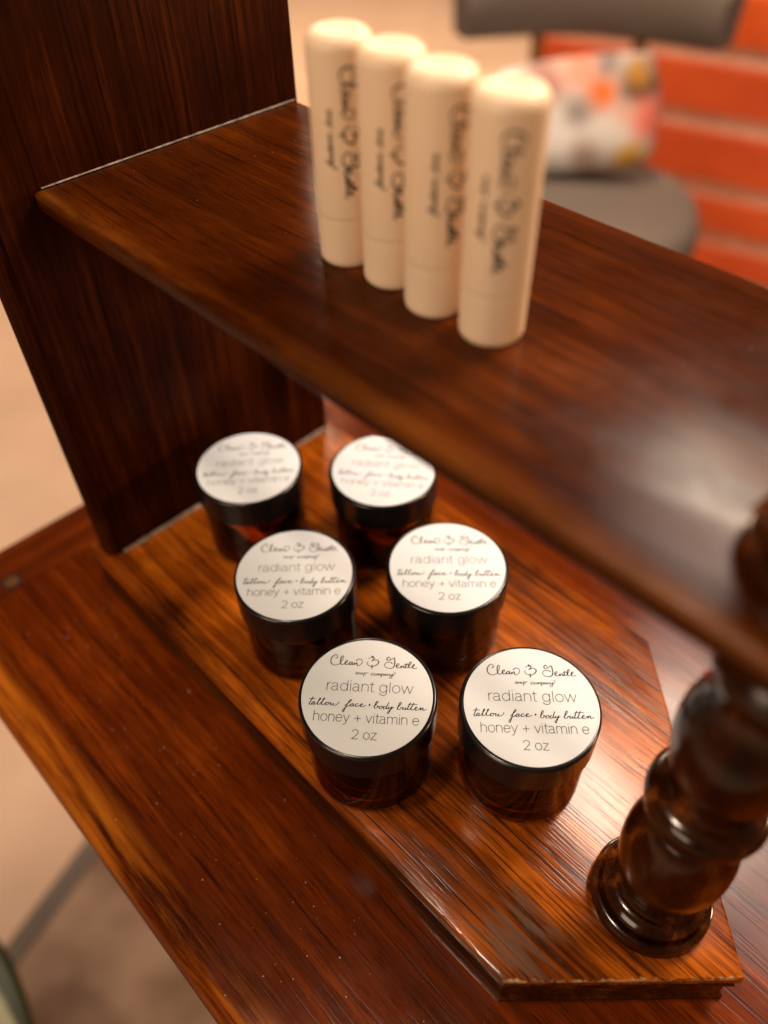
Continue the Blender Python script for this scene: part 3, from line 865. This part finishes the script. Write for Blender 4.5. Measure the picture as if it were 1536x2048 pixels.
# thin darker brown sheet on the floor under the desk, its edge along the strip
M = Mat("brown_patch")
f, _ = M.noise(M.coord(), scale=9, detail=4)
f2, _ = M.noise(M.coord(), scale=500, detail=2)
c = M.ramp(f, [(0.35, (0.20, 0.115, 0.075)), (0.65, (0.42, 0.27, 0.19))])
M.set(Base_Color=c, Roughness=0.95, Normal=M.bump(f2, 0.5, 0.003))
V, F = box(0.016, 1.1, -0.75, 0.75, 0.0, 0.005)
fpatch = link("floor_patch", V, F, M.m)
bevel(fpatch, 0.002, 2)
fpatch.location = (-0.585, -0.02, 0.001)
fpatch.rotation_euler = st.rotation_euler
tag(fpatch, "mottled darker brown patch on the floor below the desk's front edge", "floor_patch")

# potted plant whose pale, green-edged leaf reaches the lower left corner
plant = thing("potted_plant", (-0.50, -0.30, 0), "blurred plant with pale green-edged leaf in the lower left corner", "plant")
V, F = lathe([(0.5, 0), (70, 0), (78, 6), (98, 150), (104, 152), (106, 172), (98, 174), (94, 160), (0.5, 156)], 40)
link("pot", V, F, plain("pot_clay", (0.35, 0.3, 0.26), 0.6), plant, smooth=40)
M = Mat("variegated_leaf")
uv = M.n("ShaderNodeUVMap", uv_map="leaf")
sp = M.n("ShaderNodeSeparateXYZ"); M.put(sp.inputs[0], uv.outputs[0])
f, _ = M.noise(M.coord(), scale=45, detail=3)
e = M.math('ADD', sp.outputs[0], M.math('MULTIPLY', M.math('SUBTRACT', f, 0.5), 0.22))
M.set(Base_Color=M.ramp(e, [(0.50, (0.40, 0.38, 0.24)), (0.60, (0.026, 0.030, 0.004))]), Roughness=0.4)
m_leafv = M.m
m_stem = plain("stem_green", (0.10, 0.14, 0.03), 0.5)
def leaf(tip_from, centre, L, Wd, yaw, pitch):
    V, F, UV = [], [], []
    NL, NW = 16, 10
    for i in range(NL + 1):
        t = i / NL
        w = Wd * math.sin(math.pi * min(1, t ** 0.75)) ** 0.75 if 0 < t < 1 else 0.0005
        for j in range(NW + 1):
            s_ = j / NW * 2 - 1
            V.append(((t - 0.5) * L, s_ * w, -0.25 * L * (t - 0.4) ** 2 + 0.10 * abs(s_) * w))
            UV.append(max(abs(s_), abs(t * 2 - 1) ** 3))
    for i in range(NL):
        for j in range(NW):
            F.append((i * (NW + 1) + j, (i + 1) * (NW + 1) + j, (i + 1) * (NW + 1) + j + 1, i * (NW + 1) + j + 1))
    o = link("leaf", V, F, m_leafv, plant, smooth=80)
    md = o.modifiers.new("thickness", 'SOLIDIFY'); md.thickness = 0.0008
    ul = o.data.uv_layers.new(name="leaf")
    for lp in o.data.loops:
        ul.data[lp.index].uv = (UV[lp.vertex_index], 0)
    o.location = centre
    o.rotation_euler = (0, pitch, yaw)
    # stem from the pot to the leaf base
    basep = Vector(centre) + Matrix.Rotation(yaw, 3, 'Z') @ (Matrix.Rotation(pitch, 3, 'Y') @ Vector((-L / 2, 0, -0.04 * L)))
    a0 = Vector((0.02 * math.cos(yaw), 0.02 * math.sin(yaw), 0.155))
    V, F = [], []
    for i in range(13):
        t = i / 12
        p_ = a0.lerp(basep, t) + Vector((0, 0, 0.10 * math.sin(math.pi * t) * (1 - t)))
        for k in range(8):
            a = k * math.pi / 4
            V.append((p_.x + 0.0028 * math.cos(a), p_.y + 0.0028 * math.sin(a), p_.z))
    for i in range(12):
        for k in range(8):
            F.append((i * 8 + k, i * 8 + (k + 1) % 8, (i + 1) * 8 + (k + 1) % 8, (i + 1) * 8 + k))
    link("stem", V, F, m_stem, plant, smooth=60)
leaf(None, (0.130, 0.160, 0.36), 0.19, 0.050, math.radians(12), math.radians(8))
leaf(None, (0.13, -0.10, 0.34), 0.19, 0.065, math.radians(-38), math.radians(12))
leaf(None, (-0.14, 0.10, 0.37), 0.20, 0.070, math.radians(140), math.radians(10))
leaf(None, (-0.10, -0.14, 0.35), 0.19, 0.066, math.radians(230), math.radians(14))
leaf(None, (0.02, 0.02, 0.46), 0.18, 0.060, math.radians(100), math.radians(-20))

# ------------------------------------------------------------------ dust
V, F = [], []
def speck(x, y, z, s):
    b = len(V)
    o6 = ((1, 0, 0), (-1, 0, 0), (0, 1, 0), (0, -1, 0), (0, 0, 0.6), (0, 0, -0.6))
    for d in o6:
        V.append(tuple(W(x + d[0] * s * random.uniform(.6, 1.2), y + d[1] * s * random.uniform(.6, 1.2), z + d[2] * s)))
    for f_ in ((0, 2, 4), (2, 1, 4), (1, 3, 4), (3, 0, 4), (2, 0, 5), (1, 2, 5), (3, 1, 5), (0, 3, 5)):
        F.append(tuple(b + k for k in f_))
for k in range(150):
    s = random.choice((0.10, 0.12, 0.14, 0.18, 0.26, 0.34)) * random.uniform(0.7, 1.2)
    speck(random.uniform(-320, -30), random.gauss(42, 18) % 72 + 3, -346 + s * 0.4, s)
for k in range(70):
    s = random.choice((0.08, 0.10, 0.12, 0.16)) * random.uniform(0.7, 1.2)
    speck(random.uniform(-290, -40), random.uniform(112, 228), -130 + s * 0.4, s)
for k in range(90):
    s = random.choice((0.06, 0.08, 0.10)) * random.uniform(0.7, 1.2)
    speck(random.uniform(-290, -20), random.uniform(84, 225), -317 + s * 0.4, s)
du = link("dust", V, F, plain("dust_grey", (0.62, 0.56, 0.48), 0.9))
tag(du, "tiny pale dust specks scattered over the desk and shelves", "dust", kind="stuff")
